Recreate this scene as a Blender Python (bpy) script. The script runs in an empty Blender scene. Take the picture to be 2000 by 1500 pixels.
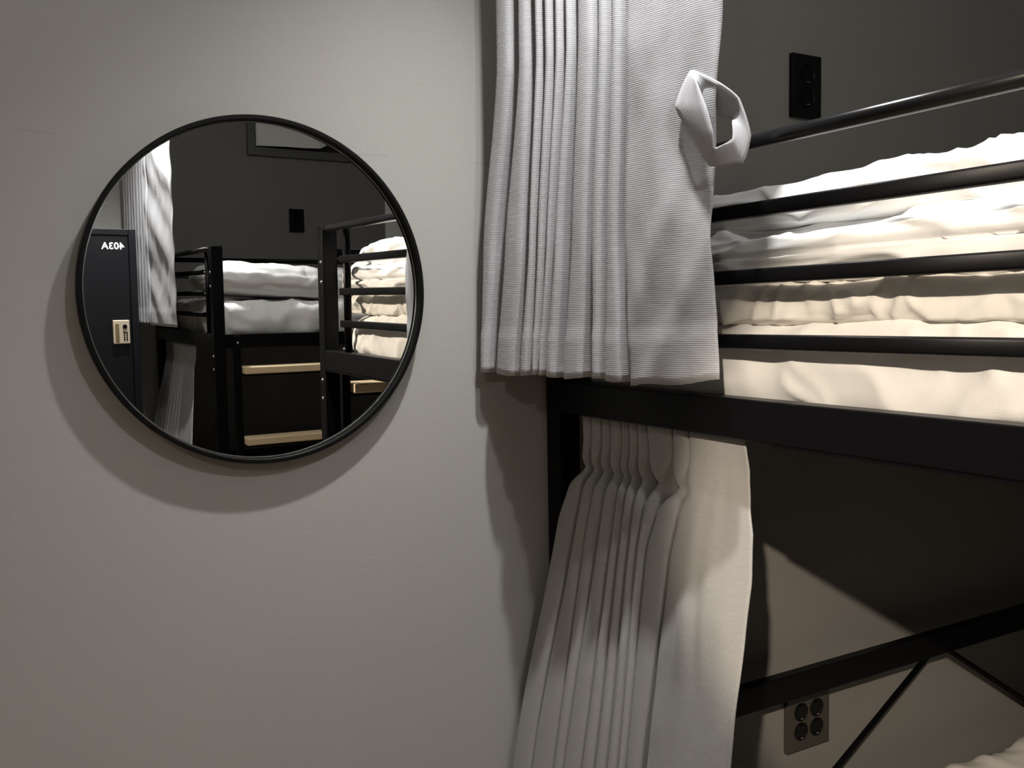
import bpy, bmesh, math, random
import numpy as np
from mathutils import Matrix, Vector, noise as mnoise

S = bpy.context.scene
COL = S.collection
Z = 1.45                     # eye height above the floor

# ------------------------------------------------------------------ camera
cam_d = bpy.data.cameras.new('camera')
cam = bpy.data.objects.new('camera', cam_d); COL.objects.link(cam)
Rr = (0.8666894, -0.4985069, -0.0184479)
Ru = (0.0529648, 0.0551851, 0.9970704)
Rb = (-0.4960284, -0.8651274, 0.0742317)
cam.matrix_world = Matrix(((Rr[0], Ru[0], Rb[0], 0.0), (Rr[1], Ru[1], Rb[1], -1.3036),
                           (Rr[2], Ru[2], Rb[2], Z), (0, 0, 0, 1)))
cam_d.sensor_width = 36; cam_d.lens = 36 * 1821.58 / 2000
cam_d.clip_start = 0.02
S.camera = cam

# ------------------------------------------------------------------ world + colour
w = bpy.data.worlds.new('world'); S.world = w; w.use_nodes = True
w.node_tree.nodes['Background'].inputs[0].default_value = (0.9, 0.92, 1, 1)
w.node_tree.nodes['Background'].inputs[1].default_value = 0.02
S.view_settings.view_transform = 'Standard'
S.view_settings.look = 'None'
S.view_settings.gamma = 1
S.view_settings.exposure = 0.18
S.view_settings.use_curve_mapping = False

# ceiling lamps: (x, y, power, colour, cone in degrees, blend, aim or None for straight down)
LAMPS = [(0.625, -0.46, 66, (1.0, 0.985, 0.96), 98, 1.0, None), (0.63, -1.36, 13, (1.0, 0.99, 0.98), 0, 0, None),
         (0.66, -2.48, 85, (1.0, 0.985, 0.97), 125, 1.0, None), (-1.04, -2.19, 310, (1.0, 0.865, 0.71), 17, 0.35, (1.137, -0.58, 1.13)),
         (-0.80, -1.90, 9, (1.0, 0.94, 0.86), 0, 0, None)]  # this last one is an unseen fill lamp, added to lift shaded faces

# ------------------------------------------------------------------ materials
def new_mat(name):
    m = bpy.data.materials.new(name); m.use_nodes = True
    nt = m.node_tree; b = nt.nodes['Principled BSDF']
    return m, nt, b
def N(nt, t, **kw):
    n = nt.nodes.new(t)
    for k, v in kw.items(): setattr(n, k, v)
    return n
def mth(nt, op, a, b=None, c=None):
    n = N(nt, 'ShaderNodeMath', operation=op)
    for i, x in enumerate((a, b, c)):
        if x is None: continue
        if isinstance(x, (int, float)): n.inputs[i].default_value = x
        else: nt.links.new(x, n.inputs[i])
    return n.outputs[0]
def simple(name, col, rough=0.5, metal=0.0, spec=0.5, bump=0.0, scale=200, var=0.0, coat=0.0):
    m, nt, b = new_mat(name)
    b.inputs['Base Color'].default_value = (*col, 1)
    b.inputs['Roughness'].default_value = rough
    b.inputs['Metallic'].default_value = metal
    b.inputs['Specular IOR Level'].default_value = spec
    b.inputs['Coat Weight'].default_value = coat
    tc = N(nt, 'ShaderNodeTexCoord')
    if bump:
        nz = N(nt, 'ShaderNodeTexNoise'); nz.inputs['Scale'].default_value = scale; nz.inputs['Detail'].default_value = 4
        nt.links.new(tc.outputs['Object'], nz.inputs['Vector'])
        bp = N(nt, 'ShaderNodeBump'); bp.inputs['Strength'].default_value = bump; bp.inputs['Distance'].default_value = 0.002
        nt.links.new(nz.outputs['Fac'], bp.inputs['Height']); nt.links.new(bp.outputs[0], b.inputs['Normal'])
    if var:
        nz = N(nt, 'ShaderNodeTexNoise'); nz.inputs['Scale'].default_value = 3.0; nz.inputs['Detail'].default_value = 5
        nt.links.new(tc.outputs['Object'], nz.inputs['Vector'])
        mx = N(nt, 'ShaderNodeMix', data_type='RGBA')
        mx.inputs['A'].default_value = (*[c * (1 - var) for c in col], 1); mx.inputs['B'].default_value = (*[min(1, c * (1 + var)) for c in col], 1)
        nt.links.new(nz.outputs['Fac'], mx.inputs['Factor']); nt.links.new(mx.outputs['Result'], b.inputs['Base Color'])
    return m

def wall_paint(name, col, cracks=False):
    m, nt, b = new_mat(name)
    b.inputs['Roughness'].default_value = 0.75; b.inputs['Specular IOR Level'].default_value = 0.3
    tc = N(nt, 'ShaderNodeTexCoord')
    mp = N(nt, 'ShaderNodeMapping'); mp.inputs['Scale'].default_value = (60, 60, 160)
    nt.links.new(tc.outputs['Object'], mp.inputs['Vector'])
    nz = N(nt, 'ShaderNodeTexNoise'); nz.inputs['Scale'].default_value = 1.2; nz.inputs['Detail'].default_value = 6; nz.inputs['Roughness'].default_value = 0.6
    nt.links.new(mp.outputs[0], nz.inputs['Vector'])
    n2 = N(nt, 'ShaderNodeTexNoise'); n2.inputs['Scale'].default_value = 2.5; n2.inputs['Detail'].default_value = 4
    nt.links.new(tc.outputs['Object'], n2.inputs['Vector'])
    bp = N(nt, 'ShaderNodeBump'); bp.inputs['Strength'].default_value = 0.16; bp.inputs['Distance'].default_value = 0.0015
    nt.links.new(nz.outputs['Fac'], bp.inputs['Height']); nt.links.new(bp.outputs[0], b.inputs['Normal'])
    mx = N(nt, 'ShaderNodeMix', data_type='RGBA')
    mx.inputs['A'].default_value = (*[c * 0.965 for c in col], 1); mx.inputs['B'].default_value = (*[c * 1.035 for c in col], 1)
    nt.links.new(n2.outputs['Fac'], mx.inputs['Factor'])
    out = mx.outputs['Result']
    if cracks:   # hairline plaster joint running level with the top of the mirror
        sep = N(nt, 'ShaderNodeSeparateXYZ'); nt.links.new(tc.outputs['Object'], sep.inputs[0])
        n3 = N(nt, 'ShaderNodeTexNoise'); n3.inputs['Scale'].default_value = 9; n3.inputs['Detail'].default_value = 5
        nt.links.new(tc.outputs['Object'], n3.inputs['Vector'])
        zz = mth(nt, 'ADD', sep.outputs['Z'], mth(nt, 'MULTIPLY', mth(nt, 'SUBTRACT', n3.outputs['Fac'], 0.5), 0.012))
        dist = mth(nt, 'ABSOLUTE', mth(nt, 'SUBTRACT', zz, Z + 0.236))
        line = mth(nt, 'LESS_THAN', dist, 0.0006)
        n4 = N(nt, 'ShaderNodeTexNoise'); n4.inputs['Scale'].default_value = 5.5; n4.inputs['Detail'].default_value = 2
        nt.links.new(tc.outputs['Object'], n4.inputs['Vector'])
        seg = mth(nt, 'GREATER_THAN', n4.outputs['Fac'], 0.55)
        mx2 = N(nt, 'ShaderNodeMix', data_type='RGBA')
        nt.links.new(mth(nt, 'MULTIPLY', mth(nt, 'MULTIPLY', line, seg), 0.22), mx2.inputs['Factor'])
        nt.links.new(out, mx2.inputs['A']); mx2.inputs['B'].default_value = (0.12, 0.115, 0.1, 1)
        out = mx2.outputs['Result']
    nt.links.new(out, b.inputs['Base Color'])
    return m

def weave(name, col, pitch=0.0026, contrast=0.3, bump=0.5):
    """woven linen look, UV in metres"""
    m, nt, b = new_mat(name)
    b.inputs['Roughness'].default_value = 0.85; b.inputs['Specular IOR Level'].default_value = 0.2
    b.inputs['Sheen Weight'].default_value = 0.15
    uv = N(nt, 'ShaderNodeUVMap'); uv.uv_map = 'UVMap'
    sep = N(nt, 'ShaderNodeSeparateXYZ'); nt.links.new(uv.outputs[0], sep.inputs[0])
    nz = N(nt, 'ShaderNodeTexNoise'); nz.inputs['Scale'].default_value = 160; nz.inputs['Detail'].default_value = 3
    nt.links.new(uv.outputs[0], nz.inputs['Vector'])
    jit = mth(nt, 'MULTIPLY', mth(nt, 'SUBTRACT', nz.outputs['Fac'], 0.5), 2.2)
    k = 2 * math.pi / pitch
    ph = mth(nt, 'MULTIPLY', mth(nt, 'FLOOR', mth(nt, 'MULTIPLY', sep.outputs['Y'], 2 / pitch)), math.pi)
    a = mth(nt, 'SINE', mth(nt, 'ADD', mth(nt, 'ADD', mth(nt, 'MULTIPLY', sep.outputs['X'], k), ph), jit))
    c = mth(nt, 'SINE', mth(nt, 'ADD', mth(nt, 'MULTIPLY', sep.outputs['Y'], 2 * k * 0.5), jit))
    h = mth(nt, 'ADD', mth(nt, 'MULTIPLY', a, 0.30), mth(nt, 'MULTIPLY', c, 0.45))
    # slubs: threads of varied tone
    mp = N(nt, 'ShaderNodeMapping'); mp.inputs['Scale'].default_value = (40, 700, 1); nt.links.new(uv.outputs[0], mp.inputs['Vector'])
    sl = N(nt, 'ShaderNodeTexNoise'); sl.inputs['Scale'].default_value = 1; sl.inputs['Detail'].default_value = 3
    nt.links.new(mp.outputs[0], sl.inputs['Vector'])
    tone = mth(nt, 'ADD', mth(nt, 'MULTIPLY', h, 0.5), mth(nt, 'MULTIPLY', mth(nt, 'SUBTRACT', sl.outputs['Fac'], 0.5), 1.2))
    fac = mth(nt, 'ADD', mth(nt, 'MULTIPLY', tone, 0.7), 0.5)
    mx = N(nt, 'ShaderNodeMix', data_type='RGBA')
    mx.inputs['A'].default_value = (*[x * (1 - contrast) for x in col], 1)
    mx.inputs['B'].default_value = (*[min(0.95, x * (1 + contrast)) for x in col], 1)
    nt.links.new(fac, mx.inputs['Factor']); nt.links.new(mx.outputs['Result'], b.inputs['Base Color'])
    bp = N(nt, 'ShaderNodeBump'); bp.inputs['Strength'].default_value = bump; bp.inputs['Distance'].default_value = 0.0005
    nt.links.new(h, bp.inputs['Height']); nt.links.new(bp.outputs[0], b.inputs['Normal'])
    return m

def wood_mat(name, c1, c2, axis='x', scale=1.0):
    m, nt, b = new_mat(name)
    b.inputs['Roughness'].default_value = 0.5
    tc = N(nt, 'ShaderNodeTexCoord'); mp = N(nt, 'ShaderNodeMapping')
    mp.inputs['Scale'].default_value = (6 * scale, 70 * scale, 70 * scale) if axis == 'x' else (70 * scale, 6 * scale, 70 * scale)
    nt.links.new(tc.outputs['Object'], mp.inputs['Vector'])
    nz = N(nt, 'ShaderNodeTexNoise'); nz.inputs['Scale'].default_value = 1; nz.inputs['Detail'].default_value = 5; nz.inputs['Distortion'].default_value = 0.6
    nt.links.new(mp.outputs[0], nz.inputs['Vector'])
    rp = N(nt, 'ShaderNodeValToRGB'); rp.color_ramp.elements[0].color = (*c1, 1); rp.color_ramp.elements[1].color = (*c2, 1)
    rp.color_ramp.elements[0].position = 0.3; rp.color_ramp.elements[1].position = 0.7
    nt.links.new(nz.outputs['Fac'], rp.inputs[0]); nt.links.new(rp.outputs[0], b.inputs['Base Color'])
    return m

def emit(name, col, s):
    m, nt, b = new_mat(name)
    b.inputs['Base Color'].default_value = (*col, 1); b.inputs['Emission Color'].default_value = (*col, 1); b.inputs['Emission Strength'].default_value = s
    return m

M = {}
M['wall'] = wall_paint('light_grey_wall_paint', (0.375, 0.37, 0.35), True)
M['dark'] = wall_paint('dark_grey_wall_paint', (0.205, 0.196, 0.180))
M['ceil'] = wall_paint('ceiling_paint', (0.62, 0.61, 0.58))
M['pale'] = wall_paint('lit_wall_paint', (0.80, 0.79, 0.74))  # light wall paint, whitened to stand in for brighter light on that strip
M['floor'] = wood_mat('wood_floor', (0.30, 0.19, 0.10), (0.42, 0.28, 0.16), 'x', 0.5)
M['black'] = simple('black_powder_coat', (0.0035, 0.0035, 0.004), 0.36, spec=0.10, bump=0.05, scale=900)
M['gloss'] = simple('black_gloss_tube', (0.008, 0.008, 0.009), 0.22, spec=0.55)
M['frame'] = simple('black_mirror_frame', (0.005, 0.005, 0.005), 0.5, spec=0.1)
M['mirror'] = simple('silvered_glass', (0.90, 0.91, 0.90), 0.0, metal=1.0)
M['bevel'] = simple('ground_glass_edge', (0.85, 0.86, 0.84), 0.3)
M['chrome'] = simple('chrome', (0.8, 0.8, 0.8), 0.15, metal=1.0)
M['plastic'] = simple('black_plastic', (0.004, 0.004, 0.004), 0.45, spec=0.15)
M['plastic2'] = simple('brown_black_plastic', (0.05, 0.043, 0.036), 0.45, spec=0.3)
M['socket'] = simple('socket_black', (0.002, 0.002, 0.002), 0.35, spec=0.15)
M['brass'] = simple('nickel_contact', (0.7, 0.68, 0.62), 0.25, metal=1.0)
M['curtA'] = weave('grey_linen', (0.405, 0.405, 0.425), 0.0026, 0.30, 0.3)
M['curtB'] = weave('taupe_grey_linen', (0.31, 0.30, 0.285), 0.0022, 0.18, 0.2)
M['satin'] = simple('grey_satin', (0.30, 0.30, 0.31), 0.33, spec=0.6)
M['white'] = simple('white_cotton', (0.83, 0.825, 0.81), 0.8, spec=0.2, bump=0.12, scale=700)
M['cream'] = simple('cream_cotton', (0.78, 0.75, 0.69), 0.8, spec=0.2, bump=0.12, scale=700)
M['matt'] = simple('offwhite_mattress_cotton', (0.82, 0.805, 0.775), 0.8, spec=0.2, bump=0.15, scale=600)
M['step'] = wood_mat('pale_pine', (0.80, 0.60, 0.36), (0.88, 0.72, 0.48), 'x')
M['ply'] = simple('dark_bed_base', (0.03, 0.028, 0.026), 0.7)
M['locker'] = simple('black_locker_steel', (0.006, 0.0065, 0.009), 0.35, spec=0.4)
M['letter'] = simple('white_vinyl', (0.75, 0.75, 0.75), 0.5)
M['lockp'] = simple('beige_lock_plastic', (0.55, 0.47, 0.36), 0.45)
M['lockm'] = simple('brass_handle', (0.45, 0.36, 0.2), 0.35, metal=0.8)
M['sheet'] = simple('grey_crumpled_sheet', (0.75, 0.73, 0.69), 0.75)
M['pane'] = simple('dark_window_pane', (0.02, 0.02, 0.022), 0.15)
M['trim'] = simple('dark_window_frame', (0.10, 0.098, 0.092), 0.5)
M['lampm'] = simple('white_lamp_ring', (0.8, 0.8, 0.8), 0.4)
M['lens'] = emit('lamp_lens', (1.0, 0.95, 0.88), 6)
M['tag'] = simple('white_care_tag', (0.85, 0.85, 0.85), 0.6)

# ------------------------------------------------------------------ helpers
def link(name, me, mat=None, parent=None):
    o = bpy.data.objects.new(name, me); COL.objects.link(o)
    if mat is not None and me is not None:
        for mm in (mat if isinstance(mat, (list, tuple)) else [mat]): me.materials.append(mm)
    if parent is not None: o.parent = parent
    return o
def empty(name, loc=(0, 0, 0)):
    o = bpy.data.objects.new(name, None); COL.objects.link(o); o.location = loc; o.empty_display_size = 0.05
    return o
def tag(o, label=None, cat=None, group=None, kind=None):
    if label: o['label'] = label
    if cat: o['category'] = cat
    if group: o['group'] = group
    if kind: o['kind'] = kind
    return o
def bmesh_obj(name, bm, mat, parent=None, smooth=False):
    me = bpy.data.meshes.new(name)
    bmesh.ops.recalc_face_normals(bm, faces=bm.faces)
    bm.to_mesh(me); bm.free()
    if smooth:
        for p in me.polygons: p.use_smooth = True
    return link(name, me, mat, parent)
def box(name, x0, x1, y0, y1, z0, z1, mat, parent=None, bev=0.0, seg=2):
    """axis-aligned box with bevelled edges; coordinates local to the parent"""
    bm = bmesh.new()
    x0, x1 = min(x0, x1), max(x0, x1); y0, y1 = min(y0, y1), max(y0, y1); z0, z1 = min(z0, z1), max(z0, z1)
    v = [bm.verts.new((x, y, z)) for x in (x0, x1) for y in (y0, y1) for z in (z0, z1)]
    for f in ((0, 1, 3, 2), (4, 6, 7, 5), (0, 4, 5, 1), (2, 3, 7, 6), (0, 2, 6, 4), (1, 5, 7, 3)): bm.faces.new([v[i] for i in f])
    if bev: bmesh.ops.bevel(bm, geom=list(bm.edges), offset=bev, segments=seg, affect='EDGES', profile=0.5)
    return bmesh_obj(name, bm, mat, parent)
def tube(name, a, b, r, mat, parent=None, n=20, flat=None):
    """round bar from a to b (flat=(w,h): rounded rectangular bar)"""
    a, b = Vector(a), Vector(b); d = (b - a).normalized()
    up = Vector((0, 0, 1)) if abs(d.z) < 0.9 else Vector((1, 0, 0))
    s = d.cross(up).normalized(); t = s.cross(d).normalized()
    bm = bmesh.new(); rings = []
    prof = []
    for i in range(n):
        th = 2 * math.pi * i / n
        if flat:
            c, q = math.cos(th), math.sin(th); e = 0.35
            prof.append((flat[0] / 2 * math.copysign(abs(c) ** e, c), flat[1] / 2 * math.copysign(abs(q) ** e, q)))
        else: prof.append((r * math.cos(th), r * math.sin(th)))
    for p in (a, b): rings.append([bm.verts.new(p + s * u + t * v) for u, v in prof])
    for i in range(n): bm.faces.new((rings[0][i], rings[0][(i + 1) % n], rings[1][(i + 1) % n], rings[1][i]))
    bm.faces.new(rings[0]); bm.faces.new(rings[1])
    o = bmesh_obj(name, bm, mat, parent)
    for p in o.data.polygons: p.use_smooth = len(p.vertices) == 4
    return o
def lathe(name, prof, mat, parent=None, n=64, axis='y', close=False, smooth=True):
    """revolve (r, h) profile about the axis"""
    bm = bmesh.new(); rings = []
    for r, h in prof:
        ring = []
        for i in range(n):
            th = 2 * math.pi * i / n; c, s = math.cos(th) * r, math.sin(th) * r
            ring.append(bm.verts.new((c, h, s) if axis == 'y' else (c, s, h)))
        rings.append(ring)
    m = len(rings)
    for j in range(m if close else m - 1):
        A, B = rings[j], rings[(j + 1) % m]
        for i in range(n): bm.faces.new((A[i], A[(i + 1) % n], B[(i + 1) % n], B[i]))
    if not close:
        if prof[0][0] > 1e-6: bm.faces.new(rings[0])
        if prof[-1][0] > 1e-6: bm.faces.new(rings[-1])
    o = bmesh_obj(name, bm, mat, parent)
    if smooth:
        for p in o.data.polygons: p.use_smooth = len(p.vertices) == 4
        e = o.modifiers.new('split', 'EDGE_SPLIT'); e.split_angle = math.radians(35)
    return o

# ------------------------------------------------------------------ the room
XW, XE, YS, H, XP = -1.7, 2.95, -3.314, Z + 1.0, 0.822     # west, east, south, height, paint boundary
def quads(name, polys, mats, idx):
    vs, fs = [], []
    for p in polys: fs.append(tuple(range(len(vs), len(vs) + len(p)))); vs += p
    me = bpy.data.meshes.new(name); me.from_pydata(vs, [], fs); me.update()
    o = link(name, me, mats)
    for f, i in zip(me.polygons, idx): f.material_index = i
    return tag(o, kind='structure')
T = 0.08
def slab_wall(name, parts, label):
    """wall of boxes: (x0,x1,y0,y1,z0,z1,matindex)"""
    vs, fs, ix = [], [], []
    for x0, x1, y0, y1, z0, z1, k in parts:
        b = len(vs); vs += [(x, y, z) for x in (x0, x1) for y in (y0, y1) for z in (z0, z1)]
        fs += [tuple(b + i for i in f) for f in ((0, 1, 3, 2), (4, 6, 7, 5), (0, 4, 5, 1), (2, 3, 7, 6), (0, 2, 6, 4), (1, 5, 7, 3))]; ix += [k] * 6
    me = bpy.data.meshes.new(name); me.from_pydata(vs, [], fs); me.update()
    o = link(name, me, [M['wall'], M['dark'], M['ceil'], M['floor'], M['pale']])
    for f, i in zip(me.polygons, ix): f.material_index = i
    tag(o, label, kind='structure'); return o
slab_wall('floor', [(XW - T, XE + T, YS - T, T, -T, 0, 3)], 'warm brown wooden floor of the dormitory')
slab_wall('ceiling', [(XW - T, XE + T, YS - T, T, H, H + T, 2)], 'off-white ceiling with round downlights')
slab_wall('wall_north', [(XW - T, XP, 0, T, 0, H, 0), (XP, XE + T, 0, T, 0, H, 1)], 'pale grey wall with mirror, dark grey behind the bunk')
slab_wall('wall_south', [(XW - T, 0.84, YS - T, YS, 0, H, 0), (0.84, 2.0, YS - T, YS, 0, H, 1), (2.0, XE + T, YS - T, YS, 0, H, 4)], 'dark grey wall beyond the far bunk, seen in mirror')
slab_wall('wall_west', [(XW - T, XW, YS, 0, 0, H, 0)], 'pale grey wall at the aisle end')
slab_wall('wall_east', [(XE, XE + T, YS, 0, 0, H, 0)], 'pale grey wall at the foot of the bunks')

# high window in the dark far wall
win = box('window_1', 1.30, 1.98, YS + 0.001, YS + 0.008, Z + 0.73, Z + 0.975, M['pane']); tag(win, 'small dark high window in the far wall', kind='structure')
for nm, a in (('window_frame', (1.28, 1.316, Z + 0.706, Z + 0.99)), ('window_frame', (1.316, 2.0, Z + 0.706, Z + 0.745))):
    box(nm, a[0], a[1], YS + 0.001, YS + 0.03, a[2], a[3], M['trim'], win, 0.002)
def crumpled_sheet():
    nu, nv = 60, 30; vs, fs = [], []
    for j in range(nv + 1):
        for i in range(nu + 1):
            u, v = i / nu, j / nv
            x = 1.322 + u * 0.60
            zb = 0.752 if u < 0.5 else 0.752 + (u - 0.5) * 0.30
            z = zb + v * (0.975 - zb)
            b = math.sin(math.pi * min(1, u * 1.0)) * (1 - v * 0.5) * 0.05
            q = Vector((x * 5, z * 5, 3.1))
            d = b + 0.02 * (1 - abs(mnoise.noise(q))) ** 3 + 0.008 * mnoise.noise(q * 2.7)
            vs.append((x, YS + 0.012 + d, Z + z))
    for j in range(nv):
        for i in range(nu): k = j * (nu + 1) + i; fs.append((k, k + 1, k + nu + 2, k + nu + 1))
    me = bpy.data.meshes.new('crumpled_sheet'); me.from_pydata(vs, [], fs); me.update()
    for p in me.polygons: p.use_smooth = True
    o = link('window_sheet', me, M['sheet'])
    s = o.modifiers.new('solid', 'SOLIDIFY'); s.thickness = 0.002; s.offset = 1
    tag(o, 'crumpled pale sheet hanging in the high window, seen in mirror', 'sheet')
crumpled_sheet()

# ------------------------------------------------------------------ round mirror
mir = empty('round_mirror', (0.348, -0.001, Z + 0.0376)); tag(mir, 'round wall mirror with thin black frame on pale grey wall', 'mirror')
mir.rotation_euler = (0.0128, 0, 0.015)
R0, D0 = 0.2365, -0.028
lathe('frame', [(R0, -0.004), (R0, D0 + 0.0015), (R0 - 0.0012, D0), (R0 - 0.0055, D0), (R0 - 0.0062, D0 + 0.0008), (R0 - 0.0062, -0.009), (R0 - 0.010, -0.009), (R0 - 0.010, -0.004)], M['frame'], mir, 192, close=True)
lathe('bevelled_edge', [(R0 - 0.0064, -0.0132), (R0 - 0.0084, -0.0152), (R0 - 0.0084, -0.0110), (R0 - 0.0064, -0.0110)], M['bevel'], mir, 192, close=True)
lathe('mirror_glass', [(R0 - 0.0083, -0.0100), (R0 - 0.0083, -0.0150)], M['mirror'], mir, 192)
for p in mir.children[-1].data.polygons: p.use_smooth = False
lathe('backing', [(R0 - 0.0105, -0.0095), (R0 - 0.0105, -0.0045)], M['ply'], mir, 96)

# ------------------------------------------------------------------ bunk beds
BOLT = None
def bolt(parent, loc, ax):
    """chrome dome-head bolt, pointing along ax ('-x' or '+y')"""
    global BOLT
    if BOLT is None:
        o = lathe('bolt', [(0.0, 0.0032), (0.0022, 0.0028), (0.0042, 0.0014), (0.0046, 0.0), (0.0046, -0.002)], M['chrome'], parent, 12, axis='z')
        BOLT = o.data
    else: o = link('bolt', BOLT, None, parent)
    o.location = loc
    o.rotation_euler = (0, -math.pi / 2, 0) if ax == '-x' else (math.pi / 2, 0, 0) if ax == '-y' else (-math.pi / 2, 0, 0)
    return o
PS = 0.040; XA, XB = 0.80, 2.84
RAILS = (0.2068, 0.1272, 0.0488, -0.0293)
def bunk(name, label, y_open, y_wall, ladder_dir, step0):
    """steel bunk. y_open: outer y of the ladder side, y_wall: outer y of the wall side"""
    r = empty(name, (0, 0, 0)); tag(r, label, 'bunk bed')
    s = 1 if y_wall > y_open else -1
    K = M['black']
    for x in (XA, XB - PS):
        for y in (y_open, y_wall - s * PS):
            ya, yb = y, y + s * PS
            p = box('post', x, x + PS, ya, yb, 0.004, Z + 0.208, K, r, 0.003)
            box('foot_cap', x - 0.001, x + PS + 0.001, min(ya, yb) - 0.001, max(ya, yb) + 0.001, 0.0, 0.014, M['plastic'], p, 0.001)
    yi, yo = y_open + s * PS, y_wall - s * PS
    xi, xo = XA + PS, XB - PS
    zt, zb = Z - 0.107, Z - 0.157
    # upper deck
    for x in (XA, XB - 0.028): box('end_beam', x, x + 0.028, yi, yo, zb, zt, K, r, 0.002)
    for y in (y_open, y_wall - s * 0.028): box('side_beam', xi, xo, y, y + s * 0.028, zb, zt, K, r, 0.002)
    box('bed_base', XA + 0.03, XB - 0.03, y_open + s * 0.03, y_wall - s * 0.03, Z - 0.148, Z - 0.134, M['ply'], r)
    # lower deck
    for x in (XA, XB - 0.028): box('lower_end_beam', x, x + 0.028, yi, yo, Z - 1.175, Z - 1.125, K, r, 0.002)
    for y in (y_open, y_wall - s * 0.028): box('lower_side_beam', xi, xo, y, y + s * 0.028, Z - 1.175, Z - 1.125, K, r, 0.002)
    box('lower_bed_base', XA + 0.03, XB - 0.03, y_open + s * 0.03, y_wall - s * 0.03, Z - 1.16, Z - 1.147, M['ply'], r)
    # aisle-end guard: one round handrail and three bars on a stile
    ys = y_open + s * 0.148 if s > 0 else y_open + s * 0.15
    g = (yi, yo); gb = (ys, yo)
    xr = XA + 0.0095
    tube('handrail', (xr, g[0], Z + RAILS[0] - 0.0085), (xr, g[1], Z + RAILS[0] - 0.0085), 0.0088, M['gloss'], r, 24)
    for zz in RAILS[1:]:
        tube('guard_bar', (xr, gb[0], Z + zz - 0.0085), (xr, gb[1], Z + zz - 0.0085), 0, K, r, 24, flat=(0.018, 0.0175))
    tube('stile', (xr + 0.012, ys, zt - 0.02), (xr + 0.012, ys, Z + RAILS[0] - 0.012), 0.0095, K, r, 16)
    # same guard at the far end
    for zz in RAILS:
        tube('guard_bar', (XB - 0.014, g[0], Z + zz - 0.0085), (XB - 0.014, g[1], Z + zz - 0.0085), 0.0088, K, r, 12)
    # side rail along the long side farther from the mirror
    y_far = (y_open + s * 0.012) if s > 0 else (y_wall + 0.012)
    z_far = 0.152 if s > 0 else 0.206
    tube('long_side_rail', (xi, y_far, Z + z_far - 0.012), (xo, y_far, Z + z_far - 0.012), 0, K, r, 20, flat=(0.02, 0.022))
    # lower back rail with diagonal braces along the wall
    yb_ = y_wall - s * 0.032
    box('back_rail', xi, xo, yb_ - 0.011, yb_ + 0.011, Z - 0.747, Z - 0.696, K, r, 0.002)
    for (xa, xb) in ((1.735, 1.12), (1.80, 2.415)):
        tube('brace', (xa, yb_, Z - 0.745), (xb, yb_, Z - 1.126), 0.006, K, r, 12)
    # ladder on the open long side
    yl = y_open - s * 0.004
    for xs in (0.862, 1.196):
        box('ladder_stringer', xs, xs + 0.024, yl - s * 0.028, yl, 0.0, zt - 0.004, K, r, 0.003)
    for k in range(5):
        zz = Z + step0 - 0.258 * k
        st = box('step', 0.888, 1.194, yl - s * 0.062, yl + s * 0.022, zz - 0.026, zz, M['step'], r, 0.004)
        box('step_bracket', 0.886, 1.196, yl - s * 0.055, yl + s * 0.016, zz - 0.033, zz - 0.0265, K, st)
    # fixings
    for zz in (-0.185, -0.232): bolt(r, (XA - 0.0005, y_open + s * PS / 2, Z + zz), '-x')
    for zz in (0.115, 0.065): bolt(r, (XA - 0.0005, y_open + s * PS * 0.7, Z + zz), '-x')
    for zz in (0.118, 0.040, -0.10): bolt(r, (XA + 0.010, ys, Z + zz), '-x')
    bolt(r, (0.874, yl - s * 0.0285, Z - 0.135), '-y' if s > 0 else '+y')
    return r
bed1 = bunk('bunk_bed', 'black steel bunk bed beside the round mirror, head end at wall', -1.050, -0.018, 1, -0.200)
bed2 = bunk('bunk_bed', 'black steel bunk bed with pine ladder steps seen in mirror', -2.121, -3.165, -1, -0.222)
# folded lip under the near end beam
box('beam_lip', 0.8005, 0.806, -1.005, -0.515, Z - 0.1605, Z - 0.1571, M['black'], bed1)

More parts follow.
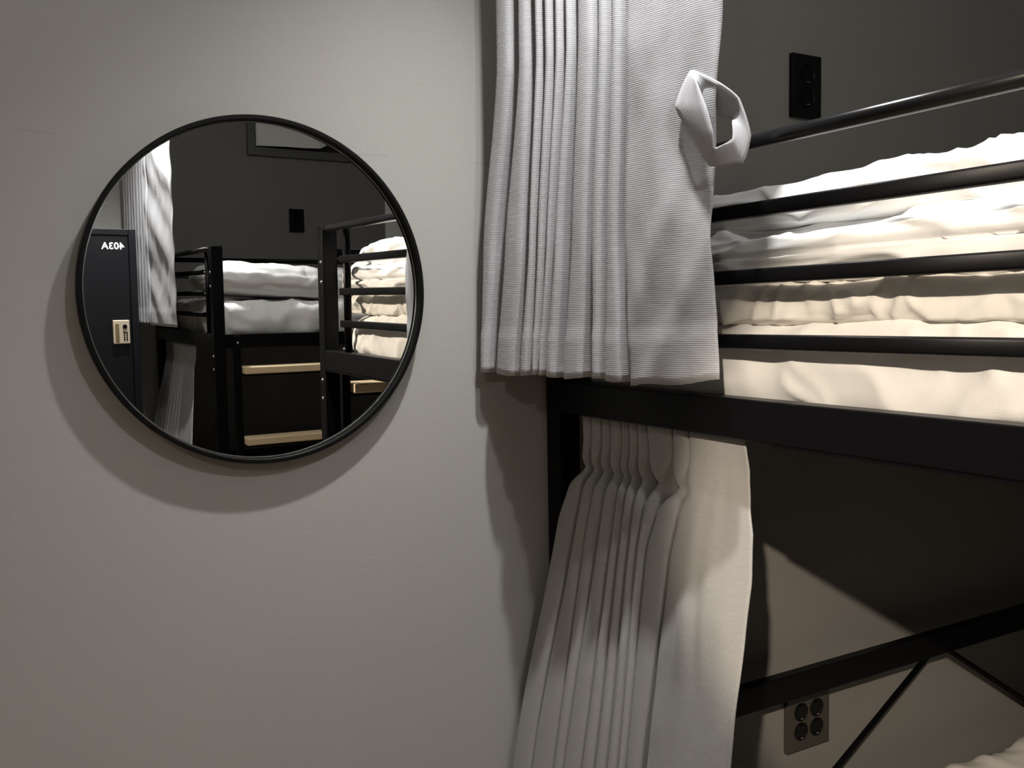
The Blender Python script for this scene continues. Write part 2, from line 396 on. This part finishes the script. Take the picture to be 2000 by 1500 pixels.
# ------------------------------------------------------------------ bedding
def fbm(p, o=3):
    a, s = 0.0, 1.0
    for _ in range(o): a += s * mnoise.noise(p); p = p * 2.03; s *= 0.5
    return a
def ridge(p): return (1 - abs(mnoise.noise(p))) ** 4
def soft(name, c, size, label, cat, mat, n=5, seed=0, res=(44, 44, 12), big=0.008, rid=0.006, fine=0.0015,
         stretch=(4, 9, 9), lobes=0, pillow=0.0, group=None, slope=(0, 0), droop=0.0, rot=0.0, fold=None):
    """stuffed or folded cloth block: rounded box with creases worked into its surface"""
    hx, hy, hz = size[0] / 2, size[1] / 2, size[2] / 2
    nx, ny, nz = res
    V, F, idx = [], [], {}
    def vid(i, j, k):
        key = (i, j, k)
        if key in idx: return idx[key]
        p = Vector((2 * i / nx - 1, 2 * j / ny - 1, 2 * k / nz - 1))
        idx[key] = len(V); V.append(p); return idx[key]
    for i in range(nx):
        for j in range(ny):
            F.append((vid(i, j, 0), vid(i, j + 1, 0), vid(i + 1, j + 1, 0), vid(i + 1, j, 0)))
            F.append((vid(i, j, nz), vid(i + 1, j, nz), vid(i + 1, j + 1, nz), vid(i, j + 1, nz)))
    for i in range(nx):
        for k in range(nz):
            F.append((vid(i, 0, k), vid(i + 1, 0, k), vid(i + 1, 0, k + 1), vid(i, 0, k + 1)))
            F.append((vid(i, ny, k), vid(i, ny, k + 1), vid(i + 1, ny, k + 1), vid(i + 1, ny, k)))
    for j in range(ny):
        for k in range(nz):
            F.append((vid(0, j, k), vid(0, j, k + 1), vid(0, j + 1, k + 1), vid(0, j + 1, k)))
            F.append((vid(nx, j, k), vid(nx, j + 1, k), vid(nx, j + 1, k + 1), vid(nx, j, k + 1)))
    out = []
    sd = Vector((seed * 7.3, seed * 3.1, seed * 5.7))
    rr = min(hx, hy, hz * 1.6)
    for p in V:
        # rounded box: keep edge radius in metres
        q = Vector((p.x * hx, p.y * hy, p.z * hz))
        rad = min(hz * 0.95, 0.06) if not pillow else hz * 0.9
        core = Vector((max(-hx + rad, min(hx - rad, q.x)), max(-hy + rad, min(hy - rad, q.y)), max(-hz + rad, min(hz - rad, q.z))))
        d = q - core
        L = max(abs(d.x), abs(d.y), abs(d.z), 1e-9)
        if d.length > 1e-9:
            nn = 2.6
            sup = (abs(d.x) ** nn + abs(d.y) ** nn + abs(d.z) ** nn) ** (1 / nn)
            d = d * (L / sup)
        q = core + d
        nrm = (d.normalized() if d.length > 1e-6 else Vector((0, 0, 1 if p.z > 0 else -1)))
        if pillow:
            ex = (1 - abs(p.x) ** 3.0) * (1 - abs(p.y) ** 3.0)
            q.z *= (1 - pillow) + pillow * max(0.0, ex) ** 0.45
        w_ = Vector((q.x * stretch[0], q.y * stretch[1], q.z * stretch[2])) + sd
        warp = Vector((fbm(w_ * 0.6 + Vector((5, 1, 2)), 2), fbm(w_ * 0.6 + Vector((1, 7, 3)), 2), 0)) * 0.7
        amt = big * fbm(w_ * 0.55, 2) + rid * (ridge(w_ * 0.9 + warp) - 0.35) + rid * 0.5 * (ridge(w_ * 2.1 + warp * 1.5) - 0.35) + fine * fbm(w_ * 5.0, 2)
        side = math.sqrt(max(0, 1 - nrm.z * nrm.z))
        if lobes:
            zn = (p.z + 1) / 2 + 0.05 * mnoise.noise(Vector((q.y * 3, seed, q.x * 3)))
            amt -= 0.016 * side * (1 - abs(math.sin(math.pi * lobes * zn))) ** 3
        q = q + nrm * amt * (1.0 if p.z > -0.95 else 0.3)
        if fold: q.z += fold(p.x, p.y) * (0.5 + 0.5 * p.z)
        q.z += slope[0] * p.x + slope[1] * p.y
        if droop: q.z -= droop * max(0, abs(p.y) - 0.6) ** 2
        out.append(q)
    me = bpy.data.meshes.new(name); me.from_pydata([tuple(q) for q in out], [], F); me.update()
    for f in me.polygons: f.use_smooth = True
    o = link(name, me, mat); o.location = c; o.rotation_euler = (0, 0, rot)
    tag(o, label, cat, group); return o
def span(x0, x1, y0, y1, z0, z1): return ((x0 + x1) / 2, (y0 + y1) / 2, Z + (z0 + z1) / 2), (x1 - x0, y1 - y0, z1 - z0)

c, s_ = span(0.836, 2.78, -0.945, -0.062, -0.133, -0.012)
soft('mattress', c, s_, 'off-white mattress under the bedding pile on the near upper bunk', 'mattress', M['matt'], seed=1, res=(90, 150, 16), big=0.004, rid=0.009, fine=0.0008, stretch=(6, 7, 9))
c, s_ = span(0.846, 1.36, -0.975, -0.22, -0.018, 0.036)
soft('pillow', c, s_, 'flat cream pillow lowest in the pile on the near upper bunk', 'pillow', M['cream'], seed=2, res=(60, 170, 14), big=0.005, rid=0.011, fine=0.0008, stretch=(9, 12, 12))
c, s_ = span(0.845, 1.42, -1.0, -0.16, 0.030, 0.106)
soft('duvet', c, s_, 'folded white duvet in the middle of the pile on the near upper bunk', 'duvet', M['white'], seed=3, res=(60, 160, 22), big=0.007, rid=0.013, fine=0.001, stretch=(6, 4.5, 18), lobes=2)
c, s_ = span(0.862, 1.42, -0.93, -0.14, 0.100, 0.158)
soft('duvet', c, s_, 'white duvet on top of the pile on the near upper bunk', 'duvet', M['white'], seed=4, res=(60, 150, 16), big=0.008, rid=0.011, fine=0.0010, stretch=(7, 5, 14))
c, s_ = span(0.836, 2.78, -0.955, -0.075, -1.146, -0.977)
soft('mattress', c, s_, 'beige covered mattress on the near lower bunk', 'mattress', M['cream'], seed=5, res=(120, 70, 10), big=0.006, rid=0.012, fine=0.001, stretch=(7, 7, 8))
c, s_ = span(0.850, 2.78, -3.10, -2.155, -0.133, 0.012)
soft('mattress', c, s_, 'white sheeted mattress on the far upper bunk, seen in mirror', 'mattress', M['white'], seed=6, res=(110, 80, 14), big=0.006, rid=0.014, fine=0.0008, stretch=(6, 6, 7))
c, s_ = span(0.845, 1.50, -2.73, -2.20, 0.016, 0.150)
soft('pillow', c, s_, 'plump white pillow on the far upper bunk, seen in mirror', 'pillow', M['white'], seed=7, res=(70, 60, 14), big=0.010, rid=0.008, fine=0.001, stretch=(9, 7, 7), pillow=0.55, slope=(-0.02, 0))
c, s_ = span(0.850, 2.78, -3.10, -2.155, -1.146, -0.985)
soft('mattress', c, s_, 'mattress on the far lower bunk below the ladder, in shade', 'mattress', M['cream'], seed=8, res=(50, 40, 8), big=0.006, rid=0.01)

# ------------------------------------------------------------------ curtains
def catmull(P, sub):
    out = []
    n = len(P)
    for i in range(n - 1):
        p0, p1, p2, p3 = P[max(i - 1, 0)], P[i], P[i + 1], P[min(i + 2, n - 1)]
        for t in range(sub):
            t = t / sub
            out.append(tuple(0.5 * ((2 * b) + (-a + c_) * t + (2 * a - 5 * b + 4 * c_ - d) * t * t + (-a + 3 * b - 3 * c_ + d) * t ** 3) for a, b, c_, d in zip(p0, p1, p2, p3)))
    out.append(P[-1]); return out
def lerp_levels(levels, z):
    """levels: [(z, array)] top to bottom"""
    if z >= levels[0][0]: return levels[0][1]
    for (za, a), (zb, b) in zip(levels, levels[1:]):
        if z >= zb:
            t = (za - z) / (za - zb); t = t * t * (3 - 2 * t) * 0.35 + t * 0.65
            return a * (1 - t) + b * t
    return levels[-1][1]
def pleated(name, levels, z_top, z_bot, place, amp, label, mat, rows=90, panel_sub=26, seed=0, hem=None, hemz=None, sub=5, wrinkle=0.004, solid=0.0016, bulge=None, start=0.9, under=0.0, trim=0.0, dmax=None):
    """levels: pleat corners (a0,b0,a1,b1,..., panel a, panel b) at several heights;
       place(s, depth, z) -> world; amp(z) pleat depth"""
    V, F, UV, W = [], [], [], None
    zs = [z_top + (z_bot - z_top) * j / rows for j in range(rows + 1)]
    npl = len(levels[0][1]) // 2
    rnd = random.Random(seed); vd = [0.75 + 0.5 * rnd.random() for _ in range(npl)]
    for zi, z in enumerate(zs):
        cs = lerp_levels(levels, z).copy(); A = amp(z)
        if trim: cs[1:-2:2] -= np.minimum(trim, 0.18 * (cs[1:-2:2] - cs[0:-2:2]))
        P = [(cs[0] - 0.002, A * start)]
        for k in range(npl):
            a, b = cs[2 * k], cs[2 * k + 1]; wd = b - a
            if k < npl - 1:
                r_ = min(0.004, wd * 0.25)
                P += [(a + r_ * 0.1, 0.007 * A / 0.035), (a + r_, 0.0), ((a + b) / 2, -0.0025), (b - r_, 0.0), (b - r_ * 0.1, 0.007 * A / 0.035)]
                g = (b + cs[2 * k + 2]) / 2 - under
                dv = A * vd[k] if dmax is None else min(A * vd[k], dmax(g))
                P += [(g - 0.0012, dv), (g + 0.0012, dv)]
            else:
                P += [(a + 0.0003, 0.007 * A / 0.035), (a + 0.004, 0.0)]
                P = catmull(P, sub)
                for i in range(1, panel_sub + 1): P.append((a + 0.004 + (b - a - 0.004) * i / panel_sub, 0.0))
        W = len(P); W0 = W - panel_sub - 4
        u = 0.0; prev = None
        for i, (s, d) in enumerate(P):
            w_ = Vector((s * 14, z * 5, seed * 3.3))
            pn = 1.0 if i >= W0 else 0.3
            dd = d + pn * (wrinkle * fbm(w_, 2) + 0.0012 * mnoise.noise(w_ * 3.7))
            if bulge: dd += bulge(s, z)
            zz = z
            if hem is not None:
                t = (z_top - z) / (z_top - z_bot); zz = z_top + (hem(s) - z_top) * t
            if hemz is not None and zz < hem(s) + hemz: dd -= 0.0014
            if prev is not None: u += math.hypot(s - prev[0], d - prev[1])
            prev = (s, d)
            V.append(place(s, dd, zz)); UV.append((u, zz))
    for j in range(rows):
        for i in range(W - 1):
            k = j * W + i; F.append((k, k + W, k + W + 1, k + 1))
    me = bpy.data.meshes.new(name); me.from_pydata(V, [], F); me.update()
    ul = me.uv_layers.new(name='UVMap')
    for l in me.loops: ul.data[l.index].uv = UV[l.vertex_index]
    for f in me.polygons: f.use_smooth = True
    o = link(name, me, mat)
    m_ = o.modifiers.new('solid', 'SOLIDIFY'); m_.thickness = solid; m_.offset = 0
    tag(o, label, 'curtain'); return o

# --- upper curtain of the near bunk
LU = [(1.0, np.array([.05, .088, .1, .128, .136, .153, .156, .173, .177, .192, .198, .211, .219, .254, .257, .278, .281, .302, .305, .456])),
      (0.36, np.array([.05, .088, .1, .128, .136, .152, .156, .173, .177, .192, .198, .211, .219, .254, .257, .278, .281, .302, .305, .453])),
      (0.10, np.array([.009, .042, .061, .106, .116, .129, .133, .150, .153, .164, .169, .186, .202, .237, .241, .264, .267, .293, .300, .437])),
      (-0.08, np.array([.0, .021, .038, .084, .092, .117, .120, .133, .136, .144, .148, .172, .184, .226, .239, .259, .262, .300, .311, .448]))]
dU = Vector((0.09, -0.447, 0)).normalized(); nU = Vector((0.447, 0.09, 0)).normalized(); oU = Vector((0.68, -0.02, 0))
def placeU(s, d, z): return tuple(oU + dU * s + nU * d + Vector((0, 0, Z + z)))
def hemU(s): return -0.090 - 0.006 * max(0, min(1, (s - 0.30) / 0.01)) + 0.012 * max(0, (s - 0.31) / 0.14) + 0.002 * math.sin(s * 60)
def bulgeU(s, z):
    b = 0.0
    if s > 0.30:
        t = (s - 0.30) / 0.15
        b += -0.012 * math.sin(math.pi * min(1, t)) * (0.5 + 0.5 * math.sin(z * 9 + 1.0)) * 0.6
        b += 0.010 * math.exp(-((s - 0.415) / 0.025) ** 2 - ((z - 0.17) / 0.05) ** 2)
        b += 0.006 * max(0.0, t - 0.75) * 4 * (1 - abs(z - 0.1) * 1.5)
        k = (s - 0.37) * 0.9 - (z - 0.10) * 0.45
        b += -0.0035 * math.exp(-(k / 0.018) ** 2)
        k = (s - 0.40) * 0.9 - (z - 0.01) * 0.5
        b += -0.003 * math.exp(-(k / 0.015) ** 2)
    return b
cur1 = pleated('bed_curtain', LU, 0.983, -0.09, placeU, lambda z: 0.062, 'pale grey linen curtain bunched on the near upper bunk', M['curtA'], rows=110, seed=1, hem=hemU, hemz=0.0625, bulge=bulgeU, under=0.008, trim=0.005, dmax=lambda s: 0.100 - 0.2 * s)
# tie loop sewn to the curtain edge: two rims of a twisted band
E1 = [(.761, -.422, .288, 0.004), (.756, -.399, .250, 0.012), (.761, -.422, .212, 0.012), (.766, -.448, .172, 0.008), (.775, -.494, .168, -0.004), (.778, -.505, .199, -0.012), (.774, -.489, .243, -0.008), (.769, -.462, .266, 0.002)]
E2 = [(.762, -.429, .276, 0.016), (.765, -.444, .240, 0.024), (.767, -.453, .210, 0.024), (.768, -.455, .191, 0.020), (.773, -.480, .199, 0.008), (.773, -.479, .217, -0.002), (.773, -.479, .222, -0.020), (.766, -.449, .234, -0.018)]
camp = Vector((0, -1.3036, 0))
def pull(e):
    p = Vector(e[:3]); return p + (camp - p).normalized() * e[3]
def closed_catmull(P, sub):
    n = len(P); out = []
    for i in range(n):
        a, b, c_, d = P[i - 1], P[i], P[(i + 1) % n], P[(i + 2) % n]
        for t in range(sub):
            t /= sub; out.append(0.5 * ((2 * b) + (c_ - a) * t + (2 * a - 5 * b + 4 * c_ - d) * t * t + (3 * b - a - 3 * c_ + d) * t ** 3))
    return out
def mix_corner(P, sub=6, k=0.45):
    C_ = closed_catmull(P, sub); n = len(P)
    return [C_[i * sub + t] * k + (P[i] + (P[(i + 1) % n] - P[i]) * (t / sub)) * (1 - k) for i in range(n) for t in range(sub)]
A_ = mix_corner([pull(e) for e in E1]); B_ = mix_corner([pull(e) for e in E2])
V, F, UV = [], [], []; NW = 6; u = 0
for i, (a, b) in enumerate(zip(A_, B_)):
    if i: u += ((A_[i] + B_[i]) / 2 - (A_[i - 1] + B_[i - 1]) / 2).length
    for k in range(NW + 1):
        t = k / NW; q = a.lerp(b, t); V.append((q.x, q.y, q.z + Z)); UV.append((u, t * 0.04))
n_ = len(A_)
for i in range(n_):
    for k in range(NW):
        j = (i + 1) % n_; F.append((i * (NW + 1) + k, j * (NW + 1) + k, j * (NW + 1) + k + 1, i * (NW + 1) + k + 1))
me = bpy.data.meshes.new('tie_loop'); me.from_pydata(V, [], F); me.update(); ul = me.uv_layers.new(name='UVMap')
for l in me.loops: ul.data[l.index].uv = UV[l.vertex_index]
for f in me.polygons: f.use_smooth = True
o = link('tie_loop', me, M['curtA'], cur1); m_ = o.modifiers.new('solid', 'SOLIDIFY'); m_.thickness = 0.0022; m_.offset = 0

# --- lower curtain of the near bunk (hung under the beam, swinging out into the aisle)
f_ = lambda l: -np.array(l)
LL = [(-0.155, f_([-.088, -.112, -.114, -.139, -.142, -.161, -.164, -.191, -.193, -.208, -.21, -.229, -.231, -.25, -.253, -.307, -.309, -.341, -.344, -.450])),
      (-0.24, f_([-.093, -.110, -.114, -.137, -.142, -.160, -.165, -.189, -.194, -.208, -.212, -.229, -.234, -.258, -.264, -.303, -.311, -.343, -.348, -.465])),
      (-0.33, f_([-.052, -.096, -.104, -.130, -.132, -.160, -.166, -.194, -.198, -.214, -.218, -.236, -.240, -.257, -.260, -.277, -.281, -.325, -.329, -.487])),
      (-0.65, f_([-.024, -.074, -.080, -.132, -.136, -.158, -.162, -.202, -.206, -.231, -.236, -.258, -.263, -.284, -.288, -.302, -.305, -.334, -.350, -.500])),
      (-1.40, f_([-.024, -.080, -.086, -.14, -.144, -.168, -.172, -.21, -.215, -.238, -.244, -.268, -.273, -.294, -.298, -.314, -.318, -.35, -.366, -.52]))]
_p = LL[1][1].copy()
for k in range(9):
    c_, h_ = (_p[2 * k] + _p[2 * k + 1]) / 2, (_p[2 * k + 1] - _p[2 * k]) / 2
    _p[2 * k], _p[2 * k + 1] = c_ - h_ * 0.42, c_ + h_ * 0.42
LL = [LL[0], (-0.205, LL[0][1] * 0.45 + LL[1][1] * 0.55), (-0.24, _p), (-0.275, LL[1][1] * 0.4 + LL[2][1] * 0.6)] + LL[2:]
def baseL(z):
    if z > -0.20: return 0.822
    return 0.822 - 0.19 * (-0.20 - z) + (0.10 * max(0, -0.80 - z))
def placeL(s, d, z): return (baseL(z) + d, -s, Z + z)
def ampL(z):
    t = min(1, abs(z + 0.24) / 0.03)
    a = 0.026 if z > -0.24 else 0.022 + min(1, (-0.24 - z) / 0.12) * 0.022
    return a * t + 0.024 * (1 - t)
def bulgeL(s, z):
    b = 0.010 * math.exp(-((z + 0.243) / 0.011) ** 2) * max(0, min(1, (0.36 - s) / 0.02))      # pinch seam
    if s > 0.335:
        t = (s - 0.335) / 0.17
        b -= 0.012 * math.sin(math.pi * min(1, max(0, t))) * min(1, max(0, (-0.24 - z) / 0.15))
        k = (s - 0.405) - 0.02 * math.sin(z * 8)
        b += 0.006 * math.exp(-(k / 0.010) ** 2) * math.exp(-((z + 0.40) / 0.08) ** 2)
        b -= 0.006 * math.exp(-((s - 0.39) / 0.016) ** 2) * math.exp(-((z + 0.40) / 0.06) ** 2)
    return b
pleated('bed_curtain', LL, -0.157, -1.40, placeL, ampL, 'taupe grey pinch-pleated curtain hanging below the near upper bunk', M['curtB'], rows=150, seed=2, bulge=bulgeL, wrinkle=0.003, start=0.15, under=0.004)

# --- curtains of the far bunk (seen in the mirror)
def spread(n, s0, s1, gap, panel):
    w_ = (s1 - s0 - panel) / n; l = []
    for k in range(n): l += [s0 + k * w_, s0 + (k + 1) * w_ - gap]
    return l + [s1 - panel, s1]
dF = Vector((0.05, 0.80, 0)).normalized(); nF = Vector((dF.y, -dF.x, 0)); oF = Vector((0.695, -3.245, 0))
def placeF(s, d, z): return tuple(oF + dF * s + nF * d + Vector((0, 0, Z + z)))
levF = [(1.0, np.array(spread(9, 0.05, 0.80, 0.012, 0.36))), (-0.1, np.array(spread(9, 0.0, 0.79, 0.014, 0.36)))]
def bulgeF(s, z):
    if s < 0.40: return 0
    return 0.004 * math.sin(z * 22 + s * 9) * math.sin((s - 0.40) * 8) + 0.002 * math.sin(z * 41 + s * 31)
pleated('bed_curtain', levF, 0.983, -0.088, placeF, lambda z: 0.032, 'grey curtain on the far upper bunk, brightly lit, seen in mirror', M['curtA'], rows=90, seed=3, hem=lambda s: -0.088, hemz=0.06, wrinkle=0.005, bulge=bulgeF, panel_sub=30)
levG = [(-0.155, np.array(spread(8, 0.05, 0.62, 0.006, 0.16))), (-0.25, np.array(spread(8, 0.06, 0.60, 0.008, 0.16))), (-0.6, np.array(spread(8, 0.02, 0.80, 0.02, 0.28))), (-1.4, np.array(spread(8, 0.0, 0.86, 0.02, 0.3)))]
def placeG(s, d, z):
    x = 0.822 if z > -0.22 else 0.822 - 0.20 * min(0.5, -0.22 - z)
    return (x + d, -3.11 + s, Z + z)
pleated('bed_curtain', levG, -0.157, -1.40, placeG, lambda z: 0.014 if z > -0.25 else 0.03, 'grey curtain hanging below the far upper bunk, seen in mirror', M['satin'], rows=80, seed=4, wrinkle=0.004)

# ceiling tracks and under-beam rods that carry them
for nm, a, b, lab in (('curtain_track', (0.71, -0.01, H - 0.008), (0.80, -1.03, H - 0.008), 'black ceiling track above the near bunk curtain'),
                      ('curtain_track', (0.715, -3.29, H - 0.008), (0.77, -2.12, H - 0.008), 'black ceiling track above the far bunk curtain')):
    tag(tube(nm, a, b, 0, M['black'], None, 12, flat=(0.018, 0.014)), lab, 'curtain track')

# ------------------------------------------------------------------ power outlets
def outlet(name, cx, cz, w_, h_, cells, label, y, face, mat, rad=0.0195):
    """face -1: wall behind at +y (north wall); +1: south wall"""
    r = empty(name, (cx, y, Z + cz)); tag(r, label, 'outlet')
    r.rotation_euler = (0, 0, 0 if face < 0 else math.pi)
    # plate as bevelled rim around the recessed sockets
    box('plate', -w_ / 2, w_ / 2, -0.010, 0.0, -h_ / 2, h_ / 2, mat, r, 0.0018, 2)
    for (u, v) in cells:
        k = lathe('socket', [(rad, -0.0102), (rad, -0.0115), (rad - 0.0015, -0.0118), (rad - 0.0022, -0.0112), (rad - 0.003, -0.0104), (0.0, -0.0104)], M['socket'], r, 40)
        k.location = (u, 0, v)
        for s in (-1, 1):
            h1 = lathe('pin_hole', [(0.0026, -0.0104), (0.0026, -0.0110), (0.0016, -0.0110), (0.0016, -0.0106)], M['plastic'], k, 12); h1.location = (s * 0.0095, 0, 0)
            box('earth_clip', -0.0035, 0.0035, -0.0135, -0.0104, s * (rad - 0.006) - 0.0007, s * (rad - 0.006) + 0.0007, M['brass'] if s < 0 else M['socket'], k)
    return r
outlet('double_outlet', 1.405, 0.425, 0.078, 0.119, [(0, 0.021), (0, -0.021)], 'black double power outlet on dark wall above the bedding', 0, -1, M['plastic'])
outlet('quadruple_outlet', 1.418, -0.826, 0.120, 0.120, [(-0.022, 0.020), (0.022, 0.020), (-0.022, -0.020), (0.022, -0.020)], 'brownish black four-socket outlet below the lower back rail', 0, -1, M['plastic2'], 0.0185)
outlet('double_outlet', 1.518, 0.402, 0.075, 0.114, [(0, 0.02), (0, -0.02)], 'black double outlet on the far dark wall, seen in mirror', YS, 1, M['plastic'])

# ------------------------------------------------------------------ locker 403A
LX0, LX1, LY, LT = 0.27, 0.669, -2.80, Z + 0.301
lk = empty('locker', (0, 0, 0)); tag(lk, 'tall black locker numbered 403A, seen in mirror', 'locker')
box('body', LX0, LX1, YS + 0.01, LY - 0.012, 0.03, LT, M['locker'], lk, 0.003)
box('face_frame', LX1 - 0.028, LX1, LY - 0.0115, LY + 0.004, 0.03, LT, M['locker'], lk, 0.0015)
box('face_frame', LX0, LX0 + 0.02, LY - 0.0115, LY + 0.004, 0.03, LT, M['locker'], lk, 0.0015)
box('face_frame', LX0 + 0.0205, LX1 - 0.0285, LY - 0.0115, LY + 0.004, LT - 0.024, LT, M['locker'], lk, 0.0015)
box('plinth', LX0 + 0.01, LX1 - 0.01, YS + 0.02, LY - 0.03, 0.0, 0.0295, M['locker'], lk)
door = box('door', LX0 + 0.0225, LX1 - 0.0305, LY - 0.0115, LY, 0.04, LT - 0.0265, M['locker'], lk, 0.0015)
cu = bpy.data.curves.new('numerals', 'FONT'); cu.body = '403A'; cu.size = 0.0375; cu.extrude = 0.0004; cu.offset = 0.0011; cu.space_character = 1.06
cu.align_x = 'CENTER'
to = bpy.data.objects.new('tmp', cu); COL.objects.link(to)
bpy.context.view_layer.update()
me = bpy.data.meshes.new_from_object(to.evaluated_get(bpy.context.evaluated_depsgraph_get()))
bpy.data.objects.remove(to); me.materials.clear()
num = link('number_lettering', me, M['letter'], door); num.location = (0.5815, LY + 0.001, Z + 0.221); num.rotation_euler = (math.pi / 2, 0, math.pi)
num['label'] = 'white number 403A'
lp = box('keypad_lock', 0.566, 0.630, LY + 0.0002, LY + 0.014, Z - 0.161, Z - 0.064, M['lockp'], door, 0.004, 3)
lp['label'] = 'beige keypad lock'
box('handle', 0.575, 0.5885, LY + 0.0142, LY + 0.017, Z - 0.152, Z - 0.078, M['lockm'], lp, 0.001)
k = lathe('knob', [(0.0085, 0.0), (0.0085, 0.004), (0.007, 0.007), (0.0, 0.0072)], M['socket'], lp, 24); k.location = (0.611, LY + 0.0141, Z - 0.090)
for i in range(2):
    for j in range(4):
        box('button', 0.605 + 0.010 * i, 0.611 + 0.010 * i, LY + 0.0142, LY + 0.016, Z - 0.118 - 0.0095 * j, Z - 0.112 - 0.0095 * j, M['socket'], lp, 0.0008, 1)

# ------------------------------------------------------------------ ceiling downlights
NAMES = ['round white ceiling downlight nearest the mirror wall', 'dome-shaped ceiling lamp between the two bunks',
         'round white ceiling downlight above the far bunk curtain', 'ceiling spotlight tilted towards the lower bunk', 'dome-shaped fill lamp added at the west side of the aisle']
for (x, y, pw, colr, cone, bl, aim), lab in zip(LAMPS, NAMES):
    r = empty('ceiling_downlight', (x, y, H)); tag(r, lab, 'downlight', 'ceiling downlights')
    if aim is None and not cone:      # surface-mounted dome lamp
        lathe('rim', [(0.05, -0.0005), (0.05, -0.012), (0.042, -0.012), (0.042, -0.0005)], M['lampm'], r, 32, axis='z', close=True)
        lathe('dome', [(0.041, -0.002), (0.041, -0.014), (0.034, -0.026), (0.020, -0.034), (0.0, -0.036)], M['lens'], r, 32, axis='z')
        head, off = r, (0, 0, -0.065)
    elif aim is None:
        lathe('rim', [(0.045, -0.0005), (0.045, -0.006), (0.036, -0.008), (0.034, -0.002)], M['lampm'], r, 32, axis='z', close=True)
        lathe('lens', [(0.033, -0.0008), (0.033, -0.004)], M['lens'], r, 32, axis='z')
        head, off = r, (0, 0, -0.012)
    else:
        lathe('ceiling_rose', [(0.04, -0.0005), (0.04, -0.012), (0.03, -0.016), (0.0, -0.016)], M['lampm'], r, 32, axis='z')
        tube('stem', (0, 0, -0.015), (0, 0, -0.05), 0.006, M['lampm'], r, 12)
        head = lathe('spot_head', [(0.0, 0.05), (0.03, 0.045), (0.035, 0.03), (0.035, -0.04), (0.031, -0.04), (0.030, -0.02), (0.0, -0.02)], M['lampm'], r, 32, axis='z')
        head.location = (0, 0, -0.075)
        head.rotation_euler = (Vector(aim) - Vector((x, y, H - 0.075))).to_track_quat('-Z', 'Y').to_euler()
        lathe('lens', [(0.0295, -0.021), (0.0295, -0.024)], M['lens'], head, 32, axis='z')
        off = (0, 0, -0.045)
    ld = bpy.data.lights.new('downlight', 'SPOT' if cone else 'POINT'); ld.energy = pw; ld.color = colr; ld.shadow_soft_size = 0.022
    if cone: ld.spot_size = math.radians(cone); ld.spot_blend = bl
    lo = bpy.data.objects.new('downlight', ld); COL.objects.link(lo); lo.parent = head; lo.location = off
